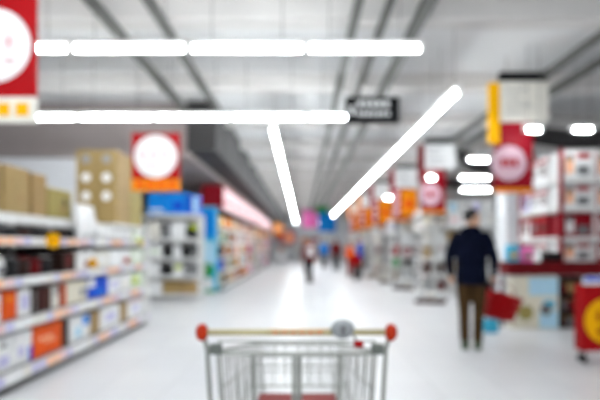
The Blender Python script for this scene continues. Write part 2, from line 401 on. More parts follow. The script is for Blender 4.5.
# ------------------------------------------------------------------ hanging red disc signs (left)
def disc_sign(cx, d, ztop, w, hp, strip, label, discr, discz, lower):
    t = thing('hanging_sign', label, 'sign', (cx, d, ztop - hp), 0, 'red hanging signs with white discs')
    B(-w/2, w/2, -.012, .012, 0, hp).build('panel', pm('red'), t)
    MB().disc(0, discz, discr, -.018, -.011, 32).build('disc', pm('white'), t)
    for k, (u, v, a, b2) in enumerate([(-.14, .02, .08, .12), (-.02, .02, .07, .13), (.10, .02, .08, .11), (-.06, -.10, .14, .025), (.1, -.1, .08, .025)]):
        B((u - a/2)*discr/.24, (u + a/2)*discr/.24, -.021, -.017, discz + (v - .012)*discr/.24, discz + (v + .012)*discr/.24).build('lettering', pm('palepink'), t)
        B((u - .012)*discr/.24, (u + .012)*discr/.24, -.021, -.017, discz + (v - b2/2)*discr/.24, discz + (v + b2/2)*discr/.24).build('lettering', pm('palepink'), t)
    s = B(-w/2, w/2, -.016, .012, -strip, -.004).build('lower_strip', pm(lower), t)
    for k in range(4):
        B(-w*.4 + k*w*.22, -w*.4 + k*w*.22 + w*.15, -.02, -.015, -strip*.75, -strip*.25).build('lettering', pm('yellow' if lower != 'amber' else 'orange'), s)
    for sx in (-1, 1):
        MB().tube([(sx*w*.4, 0, hp), (sx*w*.4, 0, CEIL - ztop + hp)], .003, 6).build('cord', M_dark, t)
    return t
disc_sign((-5 - VX)*4.0/F, 4.0, H + 246*4/F + .06, .65, H + 246*4/F + .06 - (H + (VY - 97)*4/F), .20, 'large red hanging sign with white disc cut by the top left corner', .285, (97 - 46)*4/F, 'offwhite')
disc_sign((156 - VX)*7.0/F, 7.0, H + (VY - 133)*7/F, .65, 46*7/F, 12*7/F, 'smaller red hanging sign with white disc above the brown cartons', .29, 22.5*7/F, 'amber')

# black hanging sign near the middle
t = thing('hanging_sign', 'black hanging sign with white lettering beside the second tube row', 'sign', W(372.5, 124, 7.7))
w, h = 54*7.7/F, 27*7.7/F
B(-w/2, w/2, -.02, .02, 0, h).build('panel', pm('black'), t, bevel=.004)
for r_, (n, z, hh) in enumerate([(5, h*.62, .09), (7, h*.3, .06)]):
    for k in range(n):
        B(-w*.28 + k*w*.62/n, -w*.28 + k*w*.62/n + w*.4/n, -.024, -.019, z, z + hh).build('lettering', pm('white'), t)
B(-w*.42, -w*.34, -.024, -.019, h*.35, h*.65).build('pictogram', pm('white'), t)
for sx in (-1, 1): MB().tube([(sx*w*.35, 0, h), (sx*w*.35, 0, CEIL - W(372.5, 124, 7.7).z)], .004, 6).build('cord', M_dark, t)

# ------------------------------------------------------------------ white rack behind the left row, with blue boxes on top
def rack(name, label, x0, x1, y0, y1, levels, top, cols=(M_shelf, M_shelf), group=None, back=True):
    t = thing(name, label, 'shelf', ((x0+x1)/2, y0, 0), 0, group)
    hw = (x1 - x0)/2; dp = y1 - y0
    for sx in (-1, 1):
        for yy in ((0, .04), (dp - .04, dp)):
            B(min(sx*hw, sx*(hw-.04)), max(sx*hw, sx*(hw-.04)), yy[0], yy[1], 0, top).build('upright', cols[0], t)
    for z in levels:
        s = B(-hw + .042, hw - .042, .005, dp - .05, z - .03, z).build('shelf', cols[1], t)
        B(-hw + .042, hw - .042, -.008, .004, z - .06, z + .005).build('price_strip', cols[1], s)
    if back: B(-hw + .042, hw - .042, dp - .045, dp - .03, .05, top).build('back_panel', cols[0], t)
    return t
RY = 12.3
rack('shelving_rack', 'white rack behind the left row carrying blue boxes on top', -3.72, -2.42, RY, RY + .6, [.14, .58, 1.0, 1.45, 2.03], 2.03)
def front_row(x0, x1, y, z, items, group, dp=.34):
    x = x0
    for (w, h, col, name, label, cat, prints) in items:
        box_item(name, label, cat, w - .015, dp, h, (x + w/2, y + dp/2 + .01, z), 0, col, prints, group)
        x += w
front_row(-3.66, -2.44, RY, 2.03, [(.42, .5, 'sky', 'blue_box', 'bright blue box, leftmost of the three on the tall rack', 'box', [(pp, 0, .1, .3, .06, 'white')]),
    (.5, .52, 'sky', 'blue_box', 'bright blue box in the middle on the tall rack', 'box', [(pp, .05, .2, .25, .2, 'blue')]),
    (.3, .46, 'blue', 'blue_box', 'darker blue box with pale side at the rack right end', 'box', [(pp, .06, .23, .12, .4, 'paleblue')])], 'blue boxes on the tall rack')
for li, z in enumerate([.14, .58, 1.0, 1.45]):
    rows = [
        [(.35, .3, 'white', []), (.42, .3, 'kraft', [(pp, 0, .15, .2, .1, 'tan')]), (.41, .28, 'tan', [])],
        [(.3, .3, 'white', []), (.3, .25, 'dark', []), (.25, .28, 'white', [('lime_patch', 0, .2, .16, .1, 'lime')]), (.33, .26, 'midgrey', [])],
        [(.35, .3, 'white', [(pp, 0, .15, .2, .1, 'palegreen')]), (.25, .3, 'dark', []), (.2, .3, 'white', []), (.38, .3, 'black', [(pp, .1, .1, .1, .1, 'grey')])],
        [(.3, .38, 'offwhite', []), (.25, .36, 'midgrey', []), (.35, .4, 'white', []), (.3, .35, 'black', [('lime_patch', .05, .28, .16, .1, 'lime')])]][li]
    lvl = ['bottom', 'second', 'third', 'fourth'][li]
    nm = {'white': 'white', 'kraft': 'brown', 'tan': 'tan', 'dark': 'dark grey', 'midgrey': 'grey', 'black': 'black', 'offwhite': 'off-white'}
    seen = {}
    its = []
    for (w, h, c, pr) in rows:
        seen[c] = seen.get(c, 0) + 1
        its.append((w, h, c, 'storage_box', '%s box, %s of its colour on the %s level of the tall rack' % (nm[c], ORD[seen[c]-1], lvl), 'box', pr))
    front_row(-3.66, -2.44, RY, z, its, 'boxes on the tall rack')

# cyan display tower at the head of the snack row
t = thing('display_tower', 'cyan printed display tower at the head of the red-topped row', 'display', (-2.62, 14.2, 0))
B(-.27, .27, 0, .3, 0, 2.36).build('body', pm('cyan'), t, bevel=.01)
B(-.26, .26, -.004, .002, 1.5, 2.3).build('printed_panel', pm('sky'), t)
B(-.26, .26, -.004, .002, .75, 1.4).build('printed_panel', pm('paleblue'), t)
MB().disc(.02, .62, .2, -.008, .0, 20).build('round_logo', pm('green'), t)
B(-.2, .2, -.006, .002, .1, .4).build('printed_panel', pm('white'), t)
B(-.27, .27, -.006, .002, .0, .08).build('printed_panel', pm('green'), t)

# ------------------------------------------------------------------ long red-topped snack row
SX = -2.2
NB = 11
LV = [.16, .58, .98, 1.38, 1.8]
for k in range(NB):
    y0 = 14.6 + k*2.0
    lb = 'pale bay of mixed goods under the red-topped fascia, %s' % (ORD[k] + ' from the near end' if k < 4 else 'far along')
    t = thing('snack_shelving', lb, 'shelf', (SX, y0, 0), 0, 'bays of the red-topped row')
    B(-.6, -.57, 0, 1.99, 0, 2.3).build('back_panel', M_shelf, t)
    B(-.56, -.04, 0, 1.99, 0, .1).build('plinth', M_dark, t)
    for yy in (0, 1.95): B(-.56, -.5, yy, yy + .04, .1, 2.3).build('upright', M_shelf, t)
    for z in LV:
        s = B(-.5, -.012, .005, 1.985, z - .03, z).build('shelf', M_shelf, t)
        B(-.011, 0, .005, 1.985, z - .06, z + .004).build('price_strip', M_shelf, s)
t = thing('fascia', 'long pale pink fascia with a deep red end above the snack row', 'sign', (SX, 14.6, 2.31))
B(-.62, .0, -.03, .0, 0, .68).build('end_panel', pm('crimson'), t, bevel=.01)
for k in range(NB):
    B(-.03, .0, .002 + k*2.0, 1.998 + k*2.0, 0, .68).build('panel', pm('palepink'), t)
    B(0, .004, .3 + k*2.0, 1.7 + k*2.0, .2, .3).build('lettering', pm('red'), t)
B(-.03, .006, .002, NB*2.0, .62, .67).build('red_band', pm('red'), t)
B(-.62, -.03, 0.002, NB*2.0, .65, .68).build('top_panel', pm('palepink'), t)

def proto_meshes():
    P = {}
    P['snack_packet'] = MB().loft([(0, 0, f*.3, .115*(.9 + .1*math.sin(math.pi*f)), .012 + .045*math.sin(math.pi*f)**.6) for f in (0, .12, .3, .5, .7, .88, 1)], 12)
    P['bottle'] = MB().loft([(0, 0, 0, .055, .055), (0, 0, .18, .06, .06), (0, 0, .23, .04, .04), (0, 0, .26, .02, .02), (0, 0, .3, .02, .02)], 12)
    P['goods_box'] = MB().box(-.13, .13, -.09, .09, 0, .28)
    P['storage_jar'] = MB().loft([(0, 0, 0, .075, .075), (0, 0, .02, .085, .085), (0, 0, .2, .085, .085), (0, 0, .23, .07, .07)], 14)
    return P
PM = {k: v.mesh(k, .006 if k == 'goods_box' else 0, k != 'goods_box') for k, v in proto_meshes().items()}
CM = {}
def goods(kind, col, loc, rot, label, group, sc=1.0, accent=None):
    if (kind, col) not in CM:
        me = PM[kind].copy(); me.materials.clear(); me.materials.append(pm(col)); CM[(kind, col)] = me
    o = link(kind, CM[(kind, col)], None, None, loc, rot); o.scale = (sc, sc, sc)
    cat = {'snack_packet': 'packet', 'bottle': 'bottle', 'goods_box': 'box', 'storage_jar': 'jar'}[kind]
    tag(o, label, cat, group)
    if accent:
        k2 = ('acc', kind, accent)
        if k2 not in CM:
            if kind == 'bottle': me = MB().loft([(0, 0, .29, .023, .023), (0, 0, .315, .023, .023)], 10).mesh('cap')
            elif kind == 'storage_jar': me = MB().loft([(0, 0, .231, .074, .074), (0, 0, .26, .074, .074)], 12).mesh('lid')
            elif kind == 'goods_box': me = B(-.08, .08, -.094, -.088, .08, .2).mesh('printed_panel')
            else: me = B(-.07, .07, -.062, -.05, .1, .2).mesh('printed_panel')
            me.materials.append(pm(accent)); CM[k2] = me
        link(CM[k2].name.split('.')[0], CM[k2], None, o)
    return o
KW = {'snack_packet': 'snack packet', 'bottle': 'bottle', 'goods_box': 'carton box', 'storage_jar': 'jar'}
CW = {'yellow': 'yellow', 'amber': 'amber', 'orange': 'orange', 'white': 'white', 'red': 'red', 'brown': 'brown', 'pink': 'pink', 'offwhite': 'off-white', 'palegreen': 'pale green',
      'cream': 'cream', 'grey': 'grey', 'green': 'green', 'blue': 'blue', 'crimson': 'crimson', 'tan': 'tan', 'paleblue': 'pale blue', 'lilac': 'lilac', 'palepink': 'pale pink', 'deepred': 'dark red', 'midgrey': 'mid grey', 'sky': 'bright blue', 'dark': 'dark grey'}
colsA = ['white', 'yellow', 'offwhite', 'red', 'cream', 'amber', 'brown', 'white', 'orange', 'palepink', 'cream', 'deepred', 'white', 'tan', 'grey', 'pink', 'offwhite', 'blue', 'dark', 'midgrey', 'paleblue', 'green', 'brown']
kinds = ['snack_packet', 'goods_box', 'bottle', 'snack_packet', 'storage_jar', 'goods_box']
tw = ['bottom', 'second', 'third', 'fourth', 'top']
i = 0
y = 14.85
while y < 36:
    near = y < 24
    for ti, z in enumerate(LV):
        kd = random.choice(kinds); cl = random.choice(colsA)
        if ti == 4: cl = random.choice(['yellow', 'white', 'amber', 'red', 'cream'])
        goods(kd, cl, (SX - .14, y + random.uniform(-.02, .02), z), R(90), '%s %s on the %s shelf of the red-topped row' % (CW[cl], KW[kd], tw[ti]), 'goods on the red-topped row', 1.15 if kd != 'bottle' else 1.1, random.choice(['white', 'yellow', 'red', 'brown']))
    y += .36 if near else .62

# ------------------------------------------------------------------ right-hand cross aisles with pale goods
colsR = ['white', 'offwhite', 'grey', 'white', 'cream', 'lilac', 'white', 'offwhite', 'palegreen', 'tan', 'white', 'midgrey', 'paleblue', 'brown']
colsL = ['midgrey', 'brown', 'grey', 'white', 'tan', 'deepred', 'midgrey', 'offwhite', 'dark', 'cream', 'brown']
RW = ['nearest', 'second', 'third', 'fourth', 'fifth', 'sixth']
for gi, gd in enumerate([13.0, 17.3, 21.5, 25.8, 30.2, 34.8]):
    t = thing('cross_aisle_shelving', 'tall pale cross aisle shelving right of the walkway, %s one' % RW[gi], 'shelf', (3.3, gd, 0), 0, 'cross aisle shelving on the right')
    B(0, 4.4, .45, .48, 0, 2.45).build('back_panel', M_shelf, t)
    B(0.03, 4.4, .02, .44, 0, .1).build('plinth', M_shelf, t)
    B(0, .028, 0, .9, 0, 2.45).build('end_panel', M_shelf, t)
    for z in LV + [2.14]:
        s = B(.03, 4.4, .012, .44, z - .03, z).build('shelf', M_shelf, t)
        B(.03, 4.4, 0, .011, z - .06, z + .004).build('price_strip', M_shelf, s)
        e = B(-.3, -.002, .05, .85, z - .03, z).build('end_shelf', M_shelf, t)
        B(-.31, -.301, .05, .85, z - .06, z + .004).build('price_strip', M_shelf, e)
    for yy in (.01, .86): B(-.3, -.27, yy, yy + .03, 0, 2.2).build('end_upright', M_shelf, t)
    nx = 9 if gi == 0 else 4
    for ti, z in enumerate(LV + [2.14]):
        tword = (tw[:4] + ['fifth', 'top'])[ti]
        for k in range(nx):
            kd = random.choice(['goods_box', 'goods_box', 'snack_packet', 'storage_jar', 'bottle']); cl = random.choice(colsR if ti > 2 else colsL)
            goods(kd, cl, (3.3 + .22 + k*.3, gd + .16, z), 0, '%s %s on the %s level of the %s right cross aisle' % (CW[cl], KW[kd], tword, RW[gi]), 'goods on the right cross aisles', 1.0, random.choice(['white', 'grey', 'offwhite', 'palepink']))
        for k in range(2):
            kd = random.choice(['goods_box', 'snack_packet']); cl = random.choice(colsR + ['palepink', 'amber'] if ti > 2 else colsL + ['red', 'green'])
            goods(kd, cl, (3.3 - .15, gd + .25 + k*.38, z), R(-90), '%s %s on the %s end shelf of the %s right cross aisle' % (CW[cl], KW[kd], tword, RW[gi]), 'goods on the right end shelves', 1.0, random.choice(['white', 'grey']))

# category signs above the cross aisles
def category_sign(d, X, label, strip='yellow', side='disc'):
    t = thing('category_sign', label, 'sign', (X, d, 2.15), 0, 'hanging category signs on the right')
    B(-.02, .72, -.03, .03, 1.66, 1.80).build('top_bar', pm('black'), t)
    bd = B(0, .74, -.015, .015, 1.04, 1.66).build('board', pm('offwhite' if d < 9 else 'white'), t)
    for k in range(4):
        B(.08, .08 + (.34, .22, .4, .28)[k], -.018, -.013, 1.52 - k*.12, 1.545 - k*.12).build('lettering', pm('grey'), bd)
    B(-.18, -.01, -.02, .02, .7, 1.64).build('side_strip', pm(strip), t)
    B(-.09, .50, -.016, .016, .02, 1.03).build('panel', pm('crimson'), t)
    if side == 'disc':
        MB().disc(.13, .40, .27, -.024, -.015, 28).build('disc', pm('rose'), t)
        for k in range(3):
            B(.0 + k*.1, .07 + k*.1, -.028, -.022, .34, .48).build('lettering', pm('red'), t)
    else:
        B(.2, .72, -.026, -.015, .1, .98).build('poster', pm('amber'), t)
        for k in range(3): MB().disc(.04, .25 + k*.28, .1, -.024, -.015, 16).build('disc', pm('palepink'), t)
        MB().disc(.45, .5, .15, -.032, -.025, 18).build('round_logo', pm('orange'), t)
    B(-.09, .50, -.02, .018, -.05, .018).build('lower_edge', pm('amber'), t)
    for x in (.1, .6): MB().tube([(x, 0, 1.80), (x, 0, CEIL - 2.15)], .005, 6).build('cord', M_dark, t)
category_sign(8.0, (500 - VX)*8/F, 'largest hanging sign with cream board, yellow strip and red disc panel', 'yellow')
category_sign(12.9, (425 - VX)*12.9/F, 'second hanging sign with white board above red disc panel', 'deepred')
category_sign(17.0, (395 - VX)*17/F, 'third hanging sign with white board above an amber poster', 'crimson', 'poster')
category_sign(21.0, (374 - VX)*21/F, 'fourth hanging sign, white board and amber poster, further along', 'crimson', 'poster')
category_sign(25.5, (361 - VX)*25.5/F, 'fifth hanging sign, small, amber poster below white board', 'amber', 'poster')
category_sign(30.0, (351 - VX)*30/F, 'sixth and smallest hanging sign near the far end', 'amber', 'poster')

# low floor trays of goods in front of the cross aisles
def tray(px, py, w, dp, label, rot=0, cols=('brown', 'white')):
    d = F*H/(py - VY); x = (px - VX)*d/F
    t = thing('floor_tray', label, 'tray', (x, d + dp/2, 0), rot, 'low floor trays')
    B(-w/2, w/2, -dp/2, dp/2, 0, .03).build('bottom', pm('brown'), t)
    for a in ((-w/2, w/2, -dp/2, -dp/2 + .02), (-w/2, w/2, dp/2 - .02, dp/2), (-w/2, -w/2 + .02, -dp/2 + .021, dp/2 - .021), (w/2 - .02, w/2, -dp/2 + .021, dp/2 - .021)):
        B(a[0], a[1], a[2], a[3], .031, .085).build('side', pm('brown' if cols[0] == 'brown' else cols[0]), t)
    for k in range(3):
        cx = -w/2 + .02 + (w - .04)*(k + .5)/3
        g = goods('goods_box', cols[1] if k != 1 else 'offwhite', Vector((x, d + dp/2, .031)) + Matrix.Rotation(rot, 3, 'Z') @ Vector((cx, 0, 0)), rot, '%s carton, %s in the %s' % ('off-white' if k == 1 else CW[cols[1]], ORD[k], label), 'cartons in the low floor trays', .62*w/.56, 'grey')
tray(433, 304, .62, .45, 'low brown tray of white cartons nearest the shopper', R(-25), ('brown', 'white'))
tray(409, 290, .72, .5, 'low brown tray in the middle of the right side', R(-30), ('brown', 'white'))
tray(390, 283, .62, .5, 'low brown tray farthest along the right side', 0, ('brown', 'cream'))
tray(374, 278, .62, .5, 'low tan tray beside the far shoppers', 0, ('tan', 'white'))

# ------------------------------------------------------------------ right appliance stand with red counter
t = thing('appliance_shelving', 'white shelving with red uprights full of white appliance boxes at right', 'shelf', (4.15, 8.37, 0), 0)
LA = [1.03, 1.42, 1.9, 2.37]
for (x, yv) in ((0, 0), (0, 1.55), (1.2, 0), (1.2, 1.55)): B(x, x + .05, yv, yv + .05, 0, 2.85).build('upright', pm('crimson'), t)
B(.58, .62, .06, 1.54, .1, 2.85).build('centre_panel', M_shelf, t)
for z in LA:
    s = B(.01, 1.24, .055, 1.545, z - .04, z).build('shelf', M_shelf, t)
    B(.055, 1.195, -.012, .045, z - .06, z + .005).build('price_strip', M_shelf, s)
    B(-.012, .0, .055, 1.545, z - .06, z + .005).build('price_strip', M_shelf, s)
LBL = ['lowest', 'second', 'third', 'highest']
for li, z in enumerate(LA):
    hh = [.32, .40, .38, .46][li]
    for k in range(2):   # facing the camera
        c = ('crimson' if li == 1 or (li == 0 and k == 1) else 'white')
        w = .5
        box_item('appliance_box', '%s box facing us, %s on the %s level of the right shelving' % ('red' if c == 'crimson' else 'white', ['left', 'right'][k], LBL[li]), 'box', w, .34, hh,
                 (4.15 + .06 + .26 + k*.55, 8.37 + .08 + .17, z), 0, c,
                 [(pp, -.12, hh*.5, .13, hh*.6, 'peach' if c == 'white' else 'white'), (pp, -.12, hh*.75, .08, hh*.25, 'dark'), (pp, .1, hh*.82, .22, hh*.2, 'red' if c == 'white' else 'crimson'), (pp, .1, hh*.3, .2, hh*.36, 'midgrey'), (pp, -.23, hh*.5, .04, hh, 'red')], 'appliance boxes at right')
    for k in range(3):   # facing the aisle
        c = ['white', 'white', 'lilac'][k] if (li + k) % 3 else 'white'
        if li == 1 and k < 2: c = 'crimson'
        w = .33
        box_item('appliance_box', '%s aisle-side box, %s from the corner, %s level of the right shelving' % ({'crimson': 'red', 'white': 'white', 'lilac': 'lilac'}[c], ORD[k], LBL[li]), 'box', w, .34, hh - .03*k,
                 (4.15 + .2, 8.37 + .65 + k*.35, z), R(-90), c, [(pp, 0, hh*.45, .16, hh*.4, 'midgrey' if k == 1 else 'brown'), (pp, 0, hh*.8, .3, hh*.16, 'red')], 'appliance boxes at right')
t = thing('counter', 'red-edged counter in front of the appliance shelving', 'counter', (3.16, 8.0, 0), 0)
B(0, 2.2, .0, .34, .83, 1.0).build('fascia', pm('deepred'), t, bevel=.008)
B(-.01, 2.21, -.01, .345, 1.0, 1.035).build('top', pm('deepred'), t)
for x in (.0, 2.13): B(x, x + .05, .25, .3, 0, .83).build('leg', M_dark, t)
# printed dump bin under the counter
t = thing('promotion_bin', 'pale blue and yellow printed bin under the red counter', 'bin', (3.6, 8.02, 0))
B(-.36, .36, 0, .22, 0, .81).build('body', pm('cream'), t, bevel=.006)
B(-.355, .05, -.004, .002, .04, .5).build('printed_panel', pm('cream'), t)
B(-.1, .35, -.004, .002, .52, .79).build('printed_panel', pm('paleblue'), t)
B(.06, .35, -.004, .002, .3, .5).build('printed_panel', pm('offwhite'), t)
B(.12, .3, -.006, .002, .33, .44).build('printed_panel', pm('cyan'), t)
B(.06, .35, -.004, .002, .02, .28).build('printed_panel', pm('paleblue'), t)
MB().disc(-.15, .25, .12, -.009, -.003, 18).build('round_logo', pm('olive'), t)
MB().disc(.16, .3, .09, -.009, -.003, 18).build('round_logo', pm('midgrey'), t)
t = thing('dark_shelf', 'dark brown low shelf of small goods beside the printed bin', 'shelf', (4.24, 8.02, 0))
for x in (-.25, .23): B(x, x + .02, 0, .22, 0, .81).build('side', pm('darkbrown'), t)
B(-.228, .228, .2, .22, .02, .81).build('back_panel', pm('darkbrown'), t)
for z in (.03, .29, .55): B(-.228, .228, .0, .198, z - .02, z).build('shelf', pm('darkbrown'), t)
for li, z in enumerate((.03, .29, .55)):
    for k in range(4):
        cl = ['brown', 'midgrey', 'deepred', 'tan'][(k + li) % 4]
        goods('storage_jar', cl, (4.24 - .165 + k*.11, 8.02 + .09, z), 0, '%s jar on the %s level of the dark brown low shelf' % (CW[cl], ['bottom', 'middle', 'top'][li]), 'jars on the dark low shelf', .6, 'tan')
# black kettle-like appliance and bright packs on the counter
t = thing('electric_grill', 'black low appliance standing on the red counter', 'appliance', (3.92, 8.16, 1.035))
MB().loft([(0, 0, 0, .15, .11), (0, 0, .02, .17, .13), (0, 0, .08, .17, .13), (0, 0, .09, .16, .12)], 20).build('base', pm('black'), t, smooth=True)
MB().loft([(0, 0, .092, .165, .125), (0, 0, .13, .15, .11), (0, 0, .16, .1, .07)], 20).build('lid', pm('dark'), t, smooth=True)
MB().tube([(-.07, -.1, .12), (-.07, -.15, .14), (.07, -.15, .14), (.07, -.1, .12)], .01, 8).build('handle', pm('black'), t)
for i, (x, c, c2, h) in enumerate([(3.3, 'cyan', 'yellow', .26), (3.52, 'pink', 'green', .22)]):
    box_item('goods_box', '%s pack standing on the left end of the red counter' % ['cyan', 'pink'][i], 'box', .17, .16, h, (x, 8.17, 1.035), 0, c, [(pp, 0, h*.4, .1, h*.3, c2)])

# promotion trolley with yellow disc at the right edge
t = thing('promotion_trolley', 'red wheeled promotion trolley with yellow disc at the right edge', 'trolley', (3.30, 5.62, 0))
B(-.26, .26, 0, .02, .14, .86).build('front_panel', pm('red'), t, bevel=.004)
B(-.26, .26, -.003, .02, .861, .95).build('header_strip', pm('white'), t)
B(-.25, .25, -.006, -.002, .90, .945).build('header_band', pm('blue'), t)
dc = MB().disc(.0, .47, .25, -.012, -.001, 32).build('disc', pm('yellow'), t)
for (x, z, a, c) in ((-.1, .52, .05, .12), (.02, .52, .06, .1), (-.08, .36, .08, .09), (.06, .36, .05, .12)):
    B(x - a/2, x + a/2, -.016, -.011, z - .015, z + .015).build('lettering', pm('red'), dc)
    B(x - .012, x + .012, -.016, -.011, z - c/2, z + c/2).build('lettering', pm('red'), dc)
for sx in (-1, 1):
    B(sx*.25 - .01, sx*.25 + .01, .021, .17, .14, .86).build('side_panel', pm('red'), t)
B(-.239, .239, .021, .165, .14, .16).build('bottom', pm('red'), t)
B(-.26, .26, .171, .185, .14, .86).build('back_panel', pm('red'), t)
for sx in (-1, 1):
    for yv in (.05, .14):
        cst = MB().tube([(sx*.22, yv, .14), (sx*.22, yv, .085)], .012, 8).build('caster', M_dark, t)
        MB().tube([(sx*.22 - .015, yv, .04), (sx*.22 + .015, yv, .04)], .04, 14).build('wheel', pm('black'), cst)

# far coloured banners
for (nm, px0, px1, py0, py1, d, col, lb) in (('banner', 303, 318, 209, 228, 40, 'pink', 'pink banner hanging at the far end of the aisle'),
        ('banner', 318.3, 336, 213, 232, 38, 'sky', 'blue banner hanging beside the pink one at the far end'),
        ('banner', 316, 328, 204, 213, 36, 'green', 'small green banner hanging above the blue one at the far end'),
        ('banner', 308, 316, 202, 208.5, 42, 'red', 'red banner hanging above the pink one at the far end')):
    a = W(px0, py1, d); c = W(px1, py0, d); w = c.x - a.x; h = min(c.z, 4.1) - a.z
    t = thing(nm, lb, 'banner', ((a.x + c.x)/2, d, a.z), 0, 'far hanging banners')
    B(-w/2, w/2, -.01, .01, 0, h).build('sheet', pm(col), t)
    MB().tube([(-w/2, 0, h + .015), (w/2, 0, h + .015)], .015, 8).build('rod', M_dark, t)
    for sx in (-1, 1): MB().tube([(sx*w*.4, 0, h + .03), (sx*w*.4, 0, CEIL - a.z)], .006, 6).build('cord', M_dark, t)
for (px, py, d, col, r, lb) in ((278, 229, 30, 'amber', .35, 'amber round sign hanging at the end of the snack row'), (289, 238, 37, 'red', .5, 'red round sign hanging behind the amber one')):
    a = W(px, py, d)
    t = thing('round_sign', lb, 'sign', (a.x, d, a.z), 0)
    MB().disc(0, 0, r, -.02, .02, 28).build('plate', pm(col), t); MB().disc(0, 0, r*.55, -.026, -.018, 24).build('disc', pm('peach'), t)
    for sx in (-1, 1): MB().tube([(sx*r*.4, 0, r*.85), (sx*r*.4, 0, CEIL - a.z if a.x > -1.7 else 3.2 - a.z)], .005, 6).build('cord', M_dark, t)

for i, (x, d, c, lb) in enumerate([(-1.6, 39, 'red', 'red-topped white stand at far left of the aisle end'), (-.5, 47, 'white', 'plain white stand at the far aisle end'), (1.2, 48, 'crimson', 'crimson-topped stand straight down the aisle'),
                                   (2.2, 44, 'white', 'white stand at the far end on the right'), (.3, 52, 'amber', 'amber-topped stand against the back wall')]):
    t = thing('promotion_stand', lb, 'stand', (x, d, 0), 0, 'stands at the far aisle end')
    B(-.45, .45, 0, .6, 0, .95).build('body', pm('white'), t, bevel=.01)
    for k in range(3): B(-.44 + k*.3, -.16 + k*.3, .05, .35, .951, 1.25).build('box_stack', pm(['offwhite', c, 'cream'][k]), t)
    for sx in (-1, 1): B(sx*.43 - .02, sx*.43 + .02, .5, .55, .951, 1.7).build('post', M_shelf, t)
    B(-.45, .45, .5, .55, 1.7, 2.1).build('header', pm(c), t)

# ------------------------------------------------------------------ people
def remesh(mb, name, voxel, m, parent, smooth_it=6, loc=(0,0,0)):
    me = mb.mesh(name + '_raw'); tmp = bpy.data.objects.new('tmp', me); C.objects.link(tmp)
    md = tmp.modifiers.new('r', 'REMESH'); md.mode = 'VOXEL'; md.voxel_size = voxel; md.use_smooth_shade = True
    if smooth_it:
        sm = tmp.modifiers.new('s', 'SMOOTH'); sm.factor = .5; sm.iterations = smooth_it
    dg = bpy.context.evaluated_depsgraph_get()
    out = bpy.data.meshes.new_from_object(tmp.evaluated_get(dg)); out.name = name
    bpy.data.objects.remove(tmp); bpy.data.meshes.remove(me)
    out.materials.clear()
    return link(name, out, m, parent, loc)

def hand(mb, wrist, direction, side, curl=.5, inward=Vector((0, 1, 0))):
    """palm and five bent fingers from the wrist along direction; inward = the way the fingers curl"""
    d = direction.normalized(); n = (inward - d*inward.dot(d)).normalized(); a = d.cross(n).normalized()*side
    w = Vector(wrist)
    for k in range(4):
        off = a * ((k - 1.5)*.019)
        mb.tube([w + off*.6, w + off + d*.085], [.018, .013], 8)
        L = (.062, .075, .070, .055)[k]
        p = w + off + d*.08; pts = [p]; ang = 0
        for s in range(3):
            ang += curl*(.5 + .35*s)
            p = p + (d*math.cos(ang) + n*math.sin(ang))*L*(.45, .32, .25)[s]; pts.append(p)
        mb.tube(pts, [.0098, .0092, .0085, .0065], 8)
    t0 = w + a*-.02 + d*.025
    mb.tube([t0, t0 - a*.022 + d*.025 + n*.012, t0 - a*.026 + d*.05 + n*.03, t0 - a*.018 + d*.07 + n*.042], [.014, .0115, .0105, .008], 8)

